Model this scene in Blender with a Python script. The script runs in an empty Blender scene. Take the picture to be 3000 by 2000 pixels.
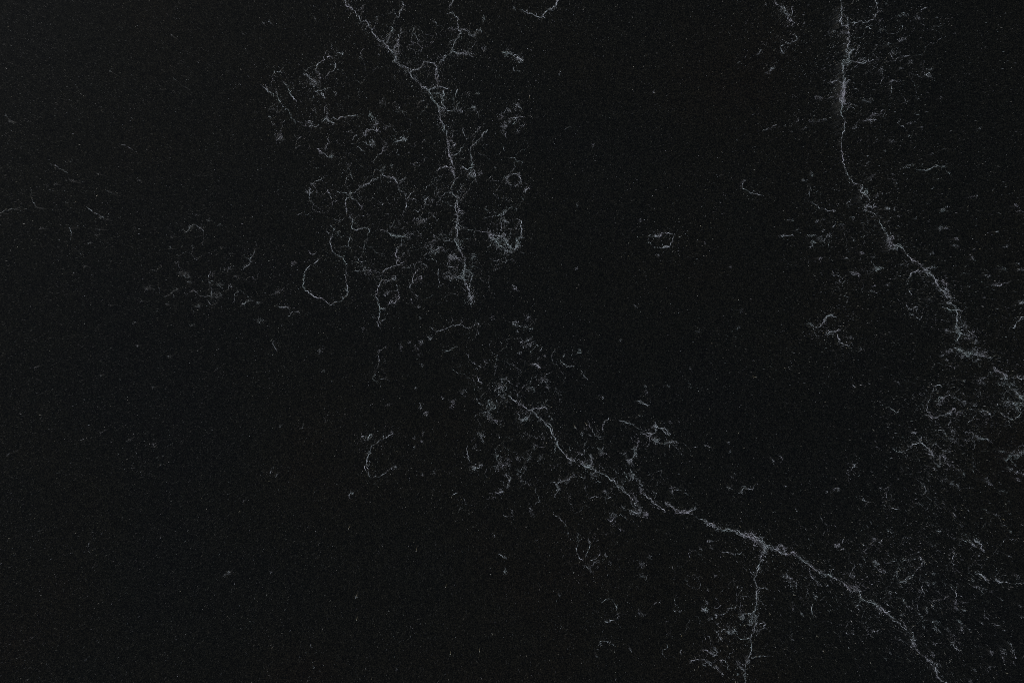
import bpy, math, random
import numpy as np
from mathutils import Vector

# ---------------------------------------------------------------- camera, sky, sun, exposure
scene = bpy.context.scene
coll = scene.collection
MM = 0.0005                      # one unit of the vein plan = 0.5 mm of stone
CX, CY = 1500.0, 1000.0          # plan point that lies at the world origin
TOP = 0.80                       # height of the polished face above the floor

cam_data = bpy.data.cameras.new("camera")
cam = bpy.data.objects.new("camera", cam_data)
coll.objects.link(cam)
cam_data.lens = 50.0
cam_data.sensor_width = 36.0
cam_data.clip_start = 0.01
cam_data.clip_end = 500.0
cam.location = (0.0, 0.0, TOP + 1.5 * 50.0 / 36.0)
cam.rotation_euler = (0.0, 0.0, 0.0)
scene.camera = cam

SUN_EL, SUN_AZ = 24.0, -50.0     # azimuth measured from +Y towards +X
world = bpy.data.worlds.new("World")
scene.world = world
world.use_nodes = True
wn, wl = world.node_tree.nodes, world.node_tree.links
wn.clear()
sky = wn.new("ShaderNodeTexSky")
sky.sky_type = 'NISHITA'
sky.sun_disc = False
sky.sun_elevation = math.radians(SUN_EL)
sky.sun_rotation = math.radians(SUN_AZ)
bg = wn.new("ShaderNodeBackground")
bg.inputs["Strength"].default_value = 0.05
wo = wn.new("ShaderNodeOutputWorld")
wl.new(sky.outputs[0], bg.inputs[0])
wl.new(bg.outputs[0], wo.inputs[0])

sun_data = bpy.data.lights.new("sun", 'SUN')
sun_data.energy = 5.0
sun_data.angle = math.radians(0.5)
sun_data.color = (1.0, 0.95, 0.87)
sun = bpy.data.objects.new("sun", sun_data)
coll.objects.link(sun)
_e, _a = math.radians(SUN_EL), math.radians(SUN_AZ)
to_sun = Vector((math.sin(_a) * math.cos(_e), math.cos(_a) * math.cos(_e), math.sin(_e)))
sun.rotation_euler = to_sun.to_track_quat('Z', 'Y').to_euler()

scene.view_settings.view_transform = 'Standard'
scene.view_settings.look = 'None'
scene.view_settings.gamma = 1.0
scene.view_settings.use_curve_mapping = False
scene.view_settings.exposure = -0.22
scene.render.engine = 'CYCLES'
scene.cycles.use_denoising = False
scene.cycles.max_bounces = 4
scene.cycles.pixel_filter_type = 'BLACKMAN_HARRIS'
scene.cycles.filter_width = 0.9

# ---------------------------------------------------------------- materials
def nodes_of(name):
    m = bpy.data.materials.new(name)
    m.use_nodes = True
    nt = m.node_tree
    return m, nt.nodes, nt.links, nt.nodes["Principled BSDF"]

def stone_material():
    m, n, l, p = nodes_of("polished_black_stone")
    tc = n.new("ShaderNodeTexCoord")
    def noise(scale, detail, rough=0.55, loc=(0, 0, 0)):
        mp = n.new("ShaderNodeMapping")
        mp.inputs["Location"].default_value = loc
        l.new(tc.outputs["Object"], mp.inputs[0])
        t = n.new("ShaderNodeTexNoise")
        t.inputs["Scale"].default_value = scale
        t.inputs["Detail"].default_value = detail
        t.inputs["Roughness"].default_value = rough
        l.new(mp.outputs[0], t.inputs["Vector"])
        return t
    def ramp(src, stops):
        r = n.new("ShaderNodeValToRGB")
        while len(r.color_ramp.elements) < len(stops):
            r.color_ramp.elements.new(0.5)
        for e, (pos, col) in zip(r.color_ramp.elements, stops):
            e.position = pos
            e.color = (*col, 1)
        l.new(src, r.inputs[0])
        return r
    # fine crystal grain of the black ground
    g1 = noise(620.0, 3.0, 0.75)
    c1 = ramp(g1.outputs["Fac"], [(0.36, (0.0010, 0.0010, 0.0008)), (0.52, (0.0062, 0.0060, 0.0048)), (0.66, (0.0190, 0.0180, 0.0145))])
    # broad mineral clouds: blue-black, brown-black and plain black
    g2 = noise(2.1, 4.0, 0.6, (3.1, 1.7, 0))
    c2 = ramp(g2.outputs["Fac"], [(0.33, (0.80, 0.88, 0.98)), (0.46, (0.88, 0.95, 0.95)), (0.56, (0.95, 0.97, 0.92)), (0.70, (1.05, 0.93, 0.86))])
    mx = n.new("ShaderNodeMix")
    mx.data_type = 'RGBA'
    mx.blend_type = 'MULTIPLY'
    mx.inputs["Factor"].default_value = 1.0
    l.new(c1.outputs[0], mx.inputs["A"])
    l.new(c2.outputs[0], mx.inputs["B"])
    l.new(mx.outputs["Result"], p.inputs["Base Color"])
    g3 = noise(95.0, 5.0, 0.6)
    rr = n.new("ShaderNodeMapRange")
    rr.inputs["To Min"].default_value = 0.20
    rr.inputs["To Max"].default_value = 0.32
    l.new(g3.outputs["Fac"], rr.inputs["Value"])
    l.new(rr.outputs[0], p.inputs["Roughness"])
    bp = n.new("ShaderNodeBump")
    bp.inputs["Strength"].default_value = 0.35
    bp.inputs["Distance"].default_value = 0.0003
    g4 = noise(900.0, 2.0, 0.6)
    l.new(g4.outputs["Fac"], bp.inputs["Height"])
    l.new(bp.outputs[0], p.inputs["Normal"])
    p.inputs["IOR"].default_value = 1.38
    return m

def mineral_material():
    """Calcite of the veins. 'mineral' = how much white calcite the black stone holds there,
    'warm' = its tint from cool white to honey."""
    m, n, l, p = nodes_of("white_calcite")
    a = n.new("ShaderNodeAttribute"); a.attribute_name = "mineral"
    w = n.new("ShaderNodeAttribute"); w.attribute_name = "warm"
    tc = n.new("ShaderNodeTexCoord")
    t = n.new("ShaderNodeTexNoise")
    t.inputs["Scale"].default_value = 38.0
    t.inputs["Detail"].default_value = 3.0
    l.new(tc.outputs["Object"], t.inputs["Vector"])
    r = n.new("ShaderNodeValToRGB")
    r.color_ramp.elements[0].position = 0.32
    r.color_ramp.elements[0].color = (0.46, 0.58, 0.62, 1)
    r.color_ramp.elements[1].position = 0.66
    r.color_ramp.elements[1].color = (0.60, 0.61, 0.74, 1)
    l.new(t.outputs["Fac"], r.inputs[0])
    mw = n.new("ShaderNodeMix"); mw.data_type = 'RGBA'
    l.new(w.outputs["Fac"], mw.inputs["Factor"])
    l.new(r.outputs[0], mw.inputs["A"])
    mw.inputs["B"].default_value = (0.72, 0.62, 0.36, 1)
    mb = n.new("ShaderNodeMix"); mb.data_type = 'RGBA'
    l.new(a.outputs["Fac"], mb.inputs["Factor"])
    mb.inputs["A"].default_value = (0.0042, 0.0046, 0.0045, 1)
    l.new(mw.outputs["Result"], mb.inputs["B"])
    l.new(mb.outputs["Result"], p.inputs["Base Color"])
    p.inputs["Roughness"].default_value = 0.45
    return m

M_STONE = stone_material()
M_VEIN = mineral_material()

# ---------------------------------------------------------------- slab
SX, SY, TH = 3.1, 1.9, 0.03      # real slab size in metres
root = bpy.data.objects.new("stone_slab", None)
root.location = (0, 0, TOP - TH)
root["kind"] = "thing"
root["label"] = "polished black marble slab crossed by thin branching white veins and tiny pale specks"
root["category"] = "stone slab"
coll.objects.link(root)

def link(name, verts, faces, mat, parent, label=None, kind=None):
    me = bpy.data.meshes.new(name)
    me.from_pydata(verts, [], faces)
    me.materials.append(mat)
    o = bpy.data.objects.new(name, me)
    o.parent = parent
    coll.objects.link(o)
    if label: o["label"] = label
    if kind: o["kind"] = kind
    return o

def slab_body():
    b = 0.002
    hx, hy = SX / 2, SY / 2
    rings = [(hx - b, hy - b, 0.0), (hx, hy, b), (hx, hy, TH - b), (hx - b * .3, hy - b * .3, TH - b * .3), (hx - b, hy - b, TH)]
    v, f = [], []
    for x, y, z in rings:
        v += [(-x, -y, z), (x, -y, z), (x, y, z), (-x, y, z)]
    for k in range(len(rings) - 1):
        for i in range(4):
            j = (i + 1) % 4
            f.append((4 * k + i, 4 * k + j, 4 * k + 4 + j, 4 * k + 4 + i))
    f.append((3, 2, 1, 0))
    e = 4 * (len(rings) - 1)
    f.append((e, e + 1, e + 2, e + 3))
    return link("slab_body", v, f, M_STONE, root)
slab_body()

# ---------------------------------------------------------------- vein plan
# every line: style + strength, then points in tile units (a tile is 750 x 500 plan units drawn at 3.136:1)
# l = plain hairline, b = lacy braid, d = broken dotted line, c = knot of crystals (x y r)
PLAN = {}
PLAN[(0,0)] = """
d3 1110,1330 1150,1335 1220,1375
d3 460,1500 570,1560 620,1590
d2 50,1050 80,1100 120,1130
c2 100 1110 18
c3 1580 325 6
c3 1020 660 10
d2 1590,710 1620,745
c2 2230 310 8
c2 1700 800 8
"""
PLAN[(1,0)] = """
l5 805,-120 835,-60 820,0 818,45 865,65 900,95 935,135 955,200 1010,190 1040,230 1065,285
b5 1065,285 1100,345 1150,375 1185,405 1225,455 1270,480
b5 1270,480 1285,545 1310,590
b6 1310,590 1390,640 1415,685 1430,705 1490,745 1540,800 1580,830
b6 1580,830 1620,880 1650,940 1680,985 1690,1040
b6 1690,1040 1690,1100 1720,1160 1745,1230 1765,1300 1770,1380 1780,1440 1795,1480 1800,1568
l4 855,0 845,30 865,60
l4 1310,-40 1310,0 1350,40 1350,75 1315,110 1300,170
b3 1250,250 1235,320 1215,370 1190,400
l4 1335,245 1340,300 1300,390 1275,430 1270,480
d3 1340,290 1380,295
c4 1290 455 55
c4 1200 400 35
l3 1460,245 1440,290 1490,360 1525,390
d3 1440,290 1425,380 1460,395
b4 1820,-60 1810,0 1785,60
l4 1755,125 1795,120 1850,165 1855,220 1850,250 1865,265
l4 1765,260 1780,270 1850,268 1880,265
b3 1880,265 1940,290 1960,320 2010,335 2060,265 2080,290
d3 2010,335 2025,380 1990,430 1970,470
l5 1865,265 1885,300 1860,330 1825,400 1808,455 1790,495
b5 1790,495 1740,520 1700,565 1680,575
b4 1850,490 1900,490 1960,490 2000,500
l4 1808,455 1850,490 1830,515
c4 1930 490 20
l5 1415,665 1450,645 1500,635 1530,600 1540,570 1560,565
d3 1560,565 1620,580 1645,580
l5 1645,580 1665,630 1650,670 1645,700 1665,730 1672,800 1640,815 1600,820 1580,830
l5 1660,650 1675,700 1665,720
d4 1672,800 1710,800 1745,815 1800,830
b5 1720,830 1725,855 1705,880 1720,920 1720,950
l6 1720,950 1740,985 1760,1020 1800,1020 1840,1000 1860,950 1870,935
d4 1620,860 1660,858 1705,862
b4 1680,985 1715,995 1735,1010
l4 1855,825 1840,840 1833,885
c5 1870 1015 22
c4 1710 1020 30
d4 1740,1150 1775,1170 1800,1190 1810,1240 1780,1280
d3 1790,1120 1800,1190
l5 1765,1300 1800,1290 1830,1330 1810,1350
l5 1780,1440 1840,1420 1865,1395 1880,1360 1910,1340
d4 1865,1420 1880,1450
l6 2130,1200 2090,1225 2040,1290 1990,1340 1965,1390 1975,1440 1990,1500 1995,1540 1930,1550 1890,1530
l4 2065,1160 2020,1210 1990,1260
l3 1910,1180 1920,1260
d4 1950,1000 2005,980 2035,1030 2045,1065
c4 2000 985 15
d2 1545,920 1500,945 1470,1000
l4 1670,1568 1700,1540 1750,1525 1800,1540
c5 1990 1530 16
c3 1800 1560 25
l4 555,625 575,660 578,740 590,760
l4 555,625 570,590 625,555
d4 650,520 690,520 710,540
l5 735,490 800,490 800,510
l5 730,565 730,620 700,660 650,700
b3 440,660 480,700 520,735 550,750
c4 540 765 38
l4 520,850 570,830 600,835 620,820 690,808
b5 600,845 620,880 635,905
d4 530,880 490,925
c6 732 860 10
d2 455,650 520,605
l5 45,780 100,820 140,860 160,890
c6 100 820 16
l5 178,825 195,890 225,940
l4 255,750 300,820 320,870 360,915 375,940
c5 262 762 8
d4 250,620 210,665
d3 290,1000 320,1060 360,1130
d3 380,1115 440,1160 490,1165
l5 490,1165 530,1160 580,1150
c5 505 1135 22
b4 600,1120 650,1090 670,1120 720,1130
c6 655 1095 26
l4 715,1070 745,1100 780,1080 860,1065
d3 860,1065 940,1060
c5 1090 1130 42
c4 1055 1055 18
b6 1000,1250 1020,1215 1060,1190 1130,1215
l4 890,1290 900,1240 940,1240
l4 980,1300 1050,1330 1100,1305
c4 1070 1320 25
b5 1260,1310 1300,1305 1350,1280 1385,1280
c7 1355 1278 22
l4 930,1350 990,1385
l4 555,1365 600,1400 640,1420 670,1445 740,1440
c5 590 1400 12
c5 690 1440 15
d4 790,1445 810,1445
c5 130 1080 9
c6 155 1135 11
c3 210 1250 35
c3 240 1270 20
d4 540,1000 550,1050
d3 195,970 190,1040
d3 645,970 630,1030
c2 1170 940 35
c2 1310 1010 30
c3 1190 1170 18
c2 1190 1330 30
b7 2260,490 2310,480 2352,495
c7 2300 490 25
c4 2090 180 18
c4 2250 1070 28
c5 2275 1160 26
c4 2320 1010 22
c4 2330 1110 20
c3 2040 860 14
c3 1950 870 12
c3 2100 450 20
c3 1110 180 18
c3 850 1515 12
c5 1245 1525 6
c4 1170 1540 15
c3 540 170 8
c3 130 200 8
c3 70 215 8
l3 945,840 945,880
"""
PLAN[(2,0)] = """
l5 520,-120 470,-60 435,0
b5 435,0 400,60 330,95 
l6 330,95 290,135 260,160 170,125 100,95 75,85
c5 20 75 14
b7 0,490 40,530 75,540 105,560
c6 75 545 26
l5 15,620 65,665
d4 0,960 40,960 80,990 100,1030
l6 0,1090 60,1080 120,1075
l5 0,1140 60,1115
c4 40 975 28
l4 2250,490 2300,460
c3 2330 45 10
c3 440 675 12
c3 2340 670 10
l3 2300,1210 2352,1180
c3 2085 575 10
c3 740 1335 7
c3 1300 845 5
d2 480,1195 550,1160
"""
PLAN[(3,0)] = """
l6 640,-110 650,-50 660,0 680,50 670,100 680,130
b7 680,130 665,190 690,235 735,245
l5 690,130 730,160 735,245
l7 735,245 740,300 745,350
b7 745,350 740,395 725,440 740,520 740,560 690,580
b6 690,580 690,660 700,720
b9 700,720 705,760 700,800 695,840
b9 695,840 690,880 685,920 690,960
b8 710,740 690,800 700,860 680,900 700,950
l7 690,960 680,1000 690,1080
c6 700 760 30
c6 695 830 34
c6 685 900 36
c6 690 950 30
d6 690,1080 710,1120 705,1200 685,1240
d6 685,1240 675,1330 685,1400 690,1500 715,1568
l4 640,740 600,750
l4 660,730 560,755
l4 600,890 560,900
l4 735,205 820,210 920,205
b4 920,205 970,180
l5 970,180 1000,130 1010,90 990,0 1000,-60
b5 680,600 740,575 850,575 915,562
d4 915,562 1030,540
d4 1080,565 1170,560 1200,525 1300,510
l5 730,400 690,400
b5 740,500 760,480 800,450
c5 760 480 22
l4 740,970 820,965
c4 735 985 14
l2 1400,90 1465,65
c4 1240 360 36
c3 1240 140 30
c3 1370 160 20
l4 1520,250 1595,240
d3 1130,740 1135,800 1125,880 1140,910
l4 1130,745 1220,745
c4 1130 750 14
c4 1490 640 18
c4 1480 700 28
c4 1410 1170 12
l5 880,1110 920,1100 1000,1105
c4 930 1105 20
c3 975 625 14
d5 30,-70 60,0 70,40 130,70
b5 130,70 155,70 150,110 200,140
l4 235,60 225,110 200,140 180,185 215,190 250,215 210,240
c5 210 185 22
c4 130 75 20
d3 100,110 110,170
l4 235,310 265,350 270,370 190,400 120,430 130,490 150,495
l3 550,305 605,288
c6 605 288 4
l6 275,1090 282,1105 265,1120
l3 375,1115 460,1105 540,1100
c3 335 1180 14
c4 40 630 22
l4 0,680 20,650 60,620
l3 0,1180 40,1165 80,1150
c3 475 900 28
c4 1285 1528 28
l4 1350,1550 1470,1555 1530,1530 1625,1530
c4 1610 1530 10
l4 900,1495 950,1495
c3 1500 1415 12
c3 1140 1300 22
c3 1310 570 20
c3 1160 490 25
c3 1100 410 28
c3 870 540 20
c3 960 1060 22
c3 800 1170 22
c2 1050 270 30
c3 1550 160 10
c3 1080 1390 10
c3 1940 1180 12
c2 900 930 26
c2 1310 1130 26
c3 1380 905 9
c3 1590 900 10
c2 1040 640 26
c2 1220 630 16
c2 700 300 30
c3 330 215 10
c3 1295 1250 8
"""
PLAN[(0,1)] = """
l4 1690,570 1730,550 1745,515 1780,495 1840,525 1870,560
d4 1870,560 1875,620 1860,680
c4 1750 515 14
c3 1840 525 12
d2 -60,410 0,390 60,365 180,345
d2 290,180 290,260 330,330 400,370
d3 800,340 900,400 980,450
c2 930 430 10
c3 510 125 6
d3 970,180 1040,215 1075,220
l4 1740,1115 1785,1105 1840,1150 1940,1155 1975,1140
d4 1945,1155 1940,1070 1920,1020 1960,1010 2010,1050 2050,1090
d3 1905,1190 1940,1235 2000,1205
d3 1960,930 1950,980
c4 1745 1025 14
c3 1810 1240 28
c3 1990 1140 45
c2 1690 950 45
c3 2020 1050 25
d3 1505,1160 1570,1130 1640,1080
d4 2352,700 2310,790 2280,870 2230,910
b5 2220,1235 2280,1200 2310,1190
d3 640,520 655,560 650,640
c3 2170 970 16
c3 2065 905 12
c3 2122 905 10
c3 2115 1050 10
c4 1565 708 7
c3 1920 450 12
c3 1810 405 10
c3 2010 500 12
c3 1620 845 14
c2 660 90 20
c3 595 295 10
c3 380 530 10
c3 910 540 14
c3 885 588 8
d3 800,665 840,658
d2 720,750 760,765
c2 780 880 12
c2 1350 1080 26
c3 1235 1400 8
c3 1765 1420 12
c3 1545 1228 8
c2 1300 1200 8
c2 1020 1240 10
c2 2125 760 10
c2 2040 705 8
c2 1580 605 12
c2 1280 90 12
c2 905 30 10
"""
PLAN[(1,1)] = """
b5 1800,0 1830,40 
l6 1830,40 1815,110 1790,170 1775,205 1820,225 1848,260
b6 1848,260 1848,320 1860,380 1850,440 1860,470 1845,500 1850,560 1835,620
b6 1835,620 1845,680 1880,750 1915,800 1925,860 1915,910
b7 1915,910 1905,960 1920,1020 1945,1070 1965,1110
b5 1965,1110 1975,1180 1990,1210
d4 1775,205 1740,200 1700,250
b4 1860,400 1925,385
l4 1870,490 1915,520 1870,545 1855,500
d4 1895,140 1860,180 1890,210 1850,260
c4 1870 680 26
l6 1915,910 1960,910 1990,940 1975,1000 1975,1050 1965,1100
b5 1905,990 1860,990 1820,970 1770,1000
c3 1790 950 65
c6 1940 960 45
c5 1975 1160 45
b5 1760,800 1800,785 1840,790 1880,830
c5 1795 800 26
c4 2000 790 26
d5 680,500 720,540 740,600
l5 695,600 685,660 700,740 730,770
l5 730,770 790,790 820,850
l6 820,850 830,920 825,1000
l5 825,1000 840,1080 840,1140 800,1195 740,1205 700,1225
l5 700,1225 660,1215 610,1170 560,1165 500,1130 450,1085
l4 450,1085 435,1040 445,980
d5 445,980 447,930 470,895 515,860 550,838 600,800
d5 500,160 490,200 490,250 530,310 600,360
c5 490 195 26
c5 522 118 12
d3 515,130 540,100 620,70
l5 740,180 800,205 865,220 920,180 950,150 950,130
d5 865,240 830,250 820,290 835,370 870,440
l5 870,440 885,490 875,525 910,540 990,528 1030,530 1040,560
l4 865,235 920,270 950,310 975,350
c4 865 238 12
l4 660,170 680,220 690,260
d3 865,30 880,70
b3 950,150 1030,120 1080,70 1130,65
l6 1140,-10 1160,25 1200,60
b5 1200,60 1280,80 1300,120
l5 1300,120 1330,180 1370,210 1380,260
d5 1380,260 1380,310 1355,370 1340,410
b4 1310,100 1370,75
l4 1225,100 1290,105
d4 1380,260 1420,210 1480,180
l5 1530,245 1560,270 1550,340
d4 1550,340 1490,380 1450,360
c4 1605 275 24
l4 1140,550 1200,550
b5 1215,570 1250,595
b5 1250,590 1330,605 1370,600 1390,580
d4 1390,580 1440,580 1500,600
l5 1330,605 1335,680 1290,710
b5 1290,710 1285,750 1300,800 1300,870
l6 1300,870 1240,885 1190,900 1155,940 
d4 1155,940 1080,920 1020,915 900,920
d4 1300,870 1380,820
l4 1320,540 1355,520
d4 1100,970 1130,1000 1180,1005
b4 1180,1005 1240,1010 1280,1000
l5 1280,1000 1270,965 1245,970
l6 1165,1000 1120,1060 1115,1110
b4 1115,1110 1100,1160
l5 1100,1160 1120,1210 1135,1270 1130,1340 1120,1400 1135,1440
c4 1270 1190 40
c4 1195 1125 22
d4 1285,1040 1300,1100 1320,1170 1270,1220
d4 1180,1130 1290,1100
b3 1135,1270 1190,1265
d3 1140,1385 1180,1375
c3 1090 1345 10
l5 1505,900 1450,950
d5 1450,950 1440,1010 1415,1060 1430,1110
d3 1430,1110 1500,1160 1515,1180
d4 1415,1170 1440,1225
c4 1495 1245 8
c5 1352 770 8
d4 1000,630 1000,680 975,770 955,800
d3 905,770 950,830
d4 860,620 850,680 865,715
d4 1045,400 1020,445
d4 710,450 780,455
d3 1000,880 990,920
c3 1530 470 45
l4 1480,490 1575,440
c3 1600 670 55
c3 1650 740 40
d3 1680,900 1670,1080
b4 2350,30 2300,80 2340,120
d3 2240,140 2180,190 2230,260
d4 2090,440 2160,425 2250,415 
b4 2250,415 2320,350 2352,340
b4 2250,550 2250,480 2280,450 2330,480
d1 1930,540 2060,560 2140,570
b6 2140,570 2210,600 2270,590 2300,650 2340,720
b5 2130,590 2170,630 2230,680 2290,740 2340,750
c6 2160 610 42
c6 2265 610 40
c5 2230 690 42
c6 2310 725 34
l4 2150,800 2190,825 2245,820
c6 1985 38 36
l6 1940,60 1990,20 2020,50 1970,55
c4 2060 20 20
d4 1590,1430 1650,1480 1740,1450
d3 1740,1450 1800,1425 1880,1400
d3 1880,1400 1930,1445 1970,1445 2040,1400 2065,1430
d3 1880,1370 1890,1420
c4 2175 1350 14
d3 1800,1350 1795,1400
c3 1510 1350 10
c4 1600 1535 20
d4 135,1140 180,1130 240,1100 265,1070
c4 200 1120 14
l4 200,1240 270,1245 310,1275
d3 295,1335 330,1300 400,1300
c3 350 850 16
c4 980 1455 10
c2 1000 910 40
c3 1260 500 30
c3 1400 600 30
c3 1490 1000 30
c2 1720 600 40
c2 30 1380 30
c2 20 1210 16
"""
PLAN[(2,1)] = """
l5 0,25 60,35 85,80 85,120 20,135
c4 60 35 16
b6 155,150 135,170 110,205
d6 0,455 50,445 90,465 85,530 95,600
b5 95,600 50,640 35,720 0,760
c5 60 690 24
l5 80,740 115,760
l6 0,1050 45,1080
c7 28 1085 18
c5 1310 595 12
b5 1290,580 1335,600 1380,572
l6 1335,600 1380,572 1440,570 1480,580 1490,600
l5 1490,600 1475,650 1450,690
b6 1450,690 1410,700 1380,715
d4 1380,715 1300,700 1255,655 1260,590
l5 2110,110 2150,85
d4 2115,110 2120,160 2200,205
l4 2200,205 2290,225
c4 2200 205 8
l3 1120,1230 1155,1260
l3 1680,1465 1725,1475
c4 30 1400 26
c4 150 1350 18
c4 130 1440 20
c4 180 1450 14
c5 170 1550 24
c4 50 1480 10
c3 580 900 10
c3 2010 888 10
c3 1180 458 5
d3 1770,650 1772,675
c3 600 323 4
c4 1340 778 4
c2 2080 1440 12
c2 2100 1280 14
c4 1000 1555 8
c2 40 350 10
"""
PLAN[(3,1)] = """
d5 720,0 740,50 745,75 790,115 850,125
b4 850,125 848,180
b7 848,180 890,210 920,250
c7 885 205 30
l5 920,250 930,300 910,340
c7 900 325 26
l5 880,370 950,382 1000,420
d5 1000,420 1025,480 1060,540 1080,575
b7 1080,575 1120,610 1135,660
b7 1135,660 1180,690 1240,715
l5 1240,715 1270,770 1320,825 1370,835 1410,885
b6 1410,885 1470,920 1500,960
b7 1410,925 1470,940 1500,960
b7 1500,960 1540,1000 1560,1060
b6 1560,1060 1600,1100 1640,1140 1680,1175
l7 1680,1175 1665,1200 1640,1220 1680,1215 1720,1260 1790,1285 1720,1280 1660,1275 1600,1250
l7 1720,1280 1730,1300 1735,1400
b6 1735,1400 1740,1470
b6 1740,1470 1760,1520 1740,1568
l6 1410,925 1370,920 1320,935 1295,980 
d6 1295,980 1285,1050 1300,1110 1320,1145
l6 1275,1225 1290,1270 1340,1270
b5 1340,1270 1380,1255
l5 1390,945 1405,970
d4 1305,1310 1370,1350 1395,1370 1420,1330
l4 930,330 1000,330
b5 1080,345 1120,355
c7 1095 345 16
c5 1165 350 10
l6 390,285 440,315 480,350
l5 480,350 540,360 625,372
d4 380,120 380,240
c4 330 90 18
c7 1130 620 34
c6 1155 700 44
c6 1500 890 26
c5 1640 1090 20
c5 1620 1030 26
c7 1745 1480 30
c5 1860 1520 60
c5 1740 1440 24
c6 1610 360 26
c5 1620 530 18
c3 1580 530 24
c5 1735 630 18
c4 1720 690 20
c5 1880 805 18
l5 1990,960 2045,970
c5 2030 965 10
c7 2100 560 6
l4 2050,1045 2120,1050 2220,1020
c4 2090 1045 22
l6 2310,375 2352,380
c4 2280 320 18
b5 970,885 1020,900 1065,895
c6 1015 900 24
b4 760,935 800,940 850,970
c4 800 940 22
d4 590,920 610,955 700,985
c5 410 660 20
c5 400 700 14
c4 400 595 22
c5 480 612 12
c4 560 590 22
c5 505 552 12
c3 490 640 30
c5 470 805 14
c5 715 803 12
l4 120,595 240,600
c4 265 545 12
c4 215 455 18
c4 450 465 12
c4 860 755 16
c3 790 640 10
d3 620,490 600,520
l4 550,1320 590,1325 635,1350
b5 590,1325 535,1350 520,1390 490,1410
l6 490,1410 480,1435 450,1440 420,1430 380,1400
c4 390 1410 10
d4 660,1370 665,1385
d4 415,1430 430,1490 470,1520
b5 540,1510 590,1480 630,1480 660,1460
l4 630,1485 645,1540 660,1568
c4 755 1530 20
l7 2400,1340 2352,1345 2320,1360 2280,1400 2270,1440 2230,1440
c7 2330 1210 24
c4 1920 235 10
c4 1870 240 14
c3 1100 465 12
c3 1350 440 9
c3 1200 415 14
c3 1045 210 8
c4 1660 20 14
c3 1515 160 8
c3 1510 755 20
c2 950 60 30
c3 1290 860 8
c3 1230 860 10
c4 2290 855 14
c3 2190 690 18
c4 2330 910 20
c3 2160 900 20
c3 1480 1180 18
c3 1840 1065 10
c4 1990 1165 5
c3 1750 1350 30
c3 1810 1420 40
c4 1660 1470 26
c3 960 1110 20
c3 1100 1050 14
d2 700,1150 750,1165
c3 130 590 10
c2 400 40 20
l3 1140,70 1190,120
c3 1000 235 16
"""
PLAN[(0,2)] = """
c3 1550 140 6
c3 330 232 10
c3 1405 420 4
l4 1395,945 1435,932
c4 1408 940 8
d3 1170,925 1210,895
d3 1205,1175 1235,1160
d3 735,910 770,895
c3 925 835 5
c2 75 1040 10
c2 1990 255 8
c2 2240 1465 10
c3 1270 40 8
c2 930 310 8
"""
PLAN[(1,2)] = """
l3 150,0 170,50 200,85
c4 590 85 22
d3 1200,45 1150,80 1125,110 1130,160
d3 1130,160 1110,250
d4 1105,250 1080,320 1090,360 1115,395
d3 1140,345 1180,340 1230,360
c4 1217 580 14
c5 1515 600 18
c5 1560 660 20
l6 1250,815 1255,850 1200,885 1130,910 1080,950 1060,965 
l6 1060,965 1050,1020 1020,1080 1015,1140
b4 1015,1140 1035,1190
d4 1035,1190 1030,1220 1045,1245 1120,1245
d4 1120,1245 1180,1215 1230,1170 1270,1160
c6 1270 1155 18
l5 1065,850 1040,870 1020,910
c6 1040 880 14
d4 1010,870 970,870 985,900 1010,910
c5 888 1390 12
l5 885,1385 860,1410 865,1440
l4 1715,85 1760,85 1800,75 1840,45
d4 1930,110 1955,150
d4 1990,190 2030,215 2070,240
l6 2030,320 2060,375 2080,385
d4 2000,400 2010,450
d4 2020,510 2040,560 2075,585
l7 1940,950 1945,1040 1970,1105
c6 2000 1165 22
l5 1975,1160 1990,1145 2020,1155 2010,1185
c4 2060 1145 16
b4 2200,430 2270,430
c4 2250 440 45
c4 2170 590 36
c4 2145 555 26
c5 2195 730 28
c4 2150 690 20
c5 2080 860 22
c4 2050 850 16
c5 2230 865 14
c5 2210 1050 20
c4 2230 1150 45
c5 2310 1110 36
c4 2260 370 40
c3 2280 530 40
c3 2130 640 40
b4 2290,1220 2330,1260 2310,1310 2300,1345
c4 2250 1378 18
l4 2190,1380 2280,1375
l5 2310,360 2352,390
d3 1860,1395 1800,1410
d4 1910,1440 1940,1500
d4 1900,1530 1870,1545
d3 2220,120 2200,200 2190,310
c4 1535 840 10
c4 1525 915 8
c3 1455 885 8
c3 1460 970 8
c3 1810 560 22
c3 1800 600 14
c3 1635 1205 10
c3 1525 1220 10
c3 620 265 6
l3 635,710 640,740
l3 415,800 430,775
c3 222 778 6
l3 140,1165 130,1210
c4 190 1225 6
c3 1330 45 18
c3 1475 60 18
c3 1500 120 14
c4 1410 5 10
c4 1520 5 18
c3 1525 220 12
c3 1470 430 8
c3 2050 240 14
c3 1910 460 20
d3 2055,740 2060,770
c4 1715 520 8
l3 2150,600 2155,630
c4 2015 960 14
c4 2085 910 10
c4 2240 1110 30
"""
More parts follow.
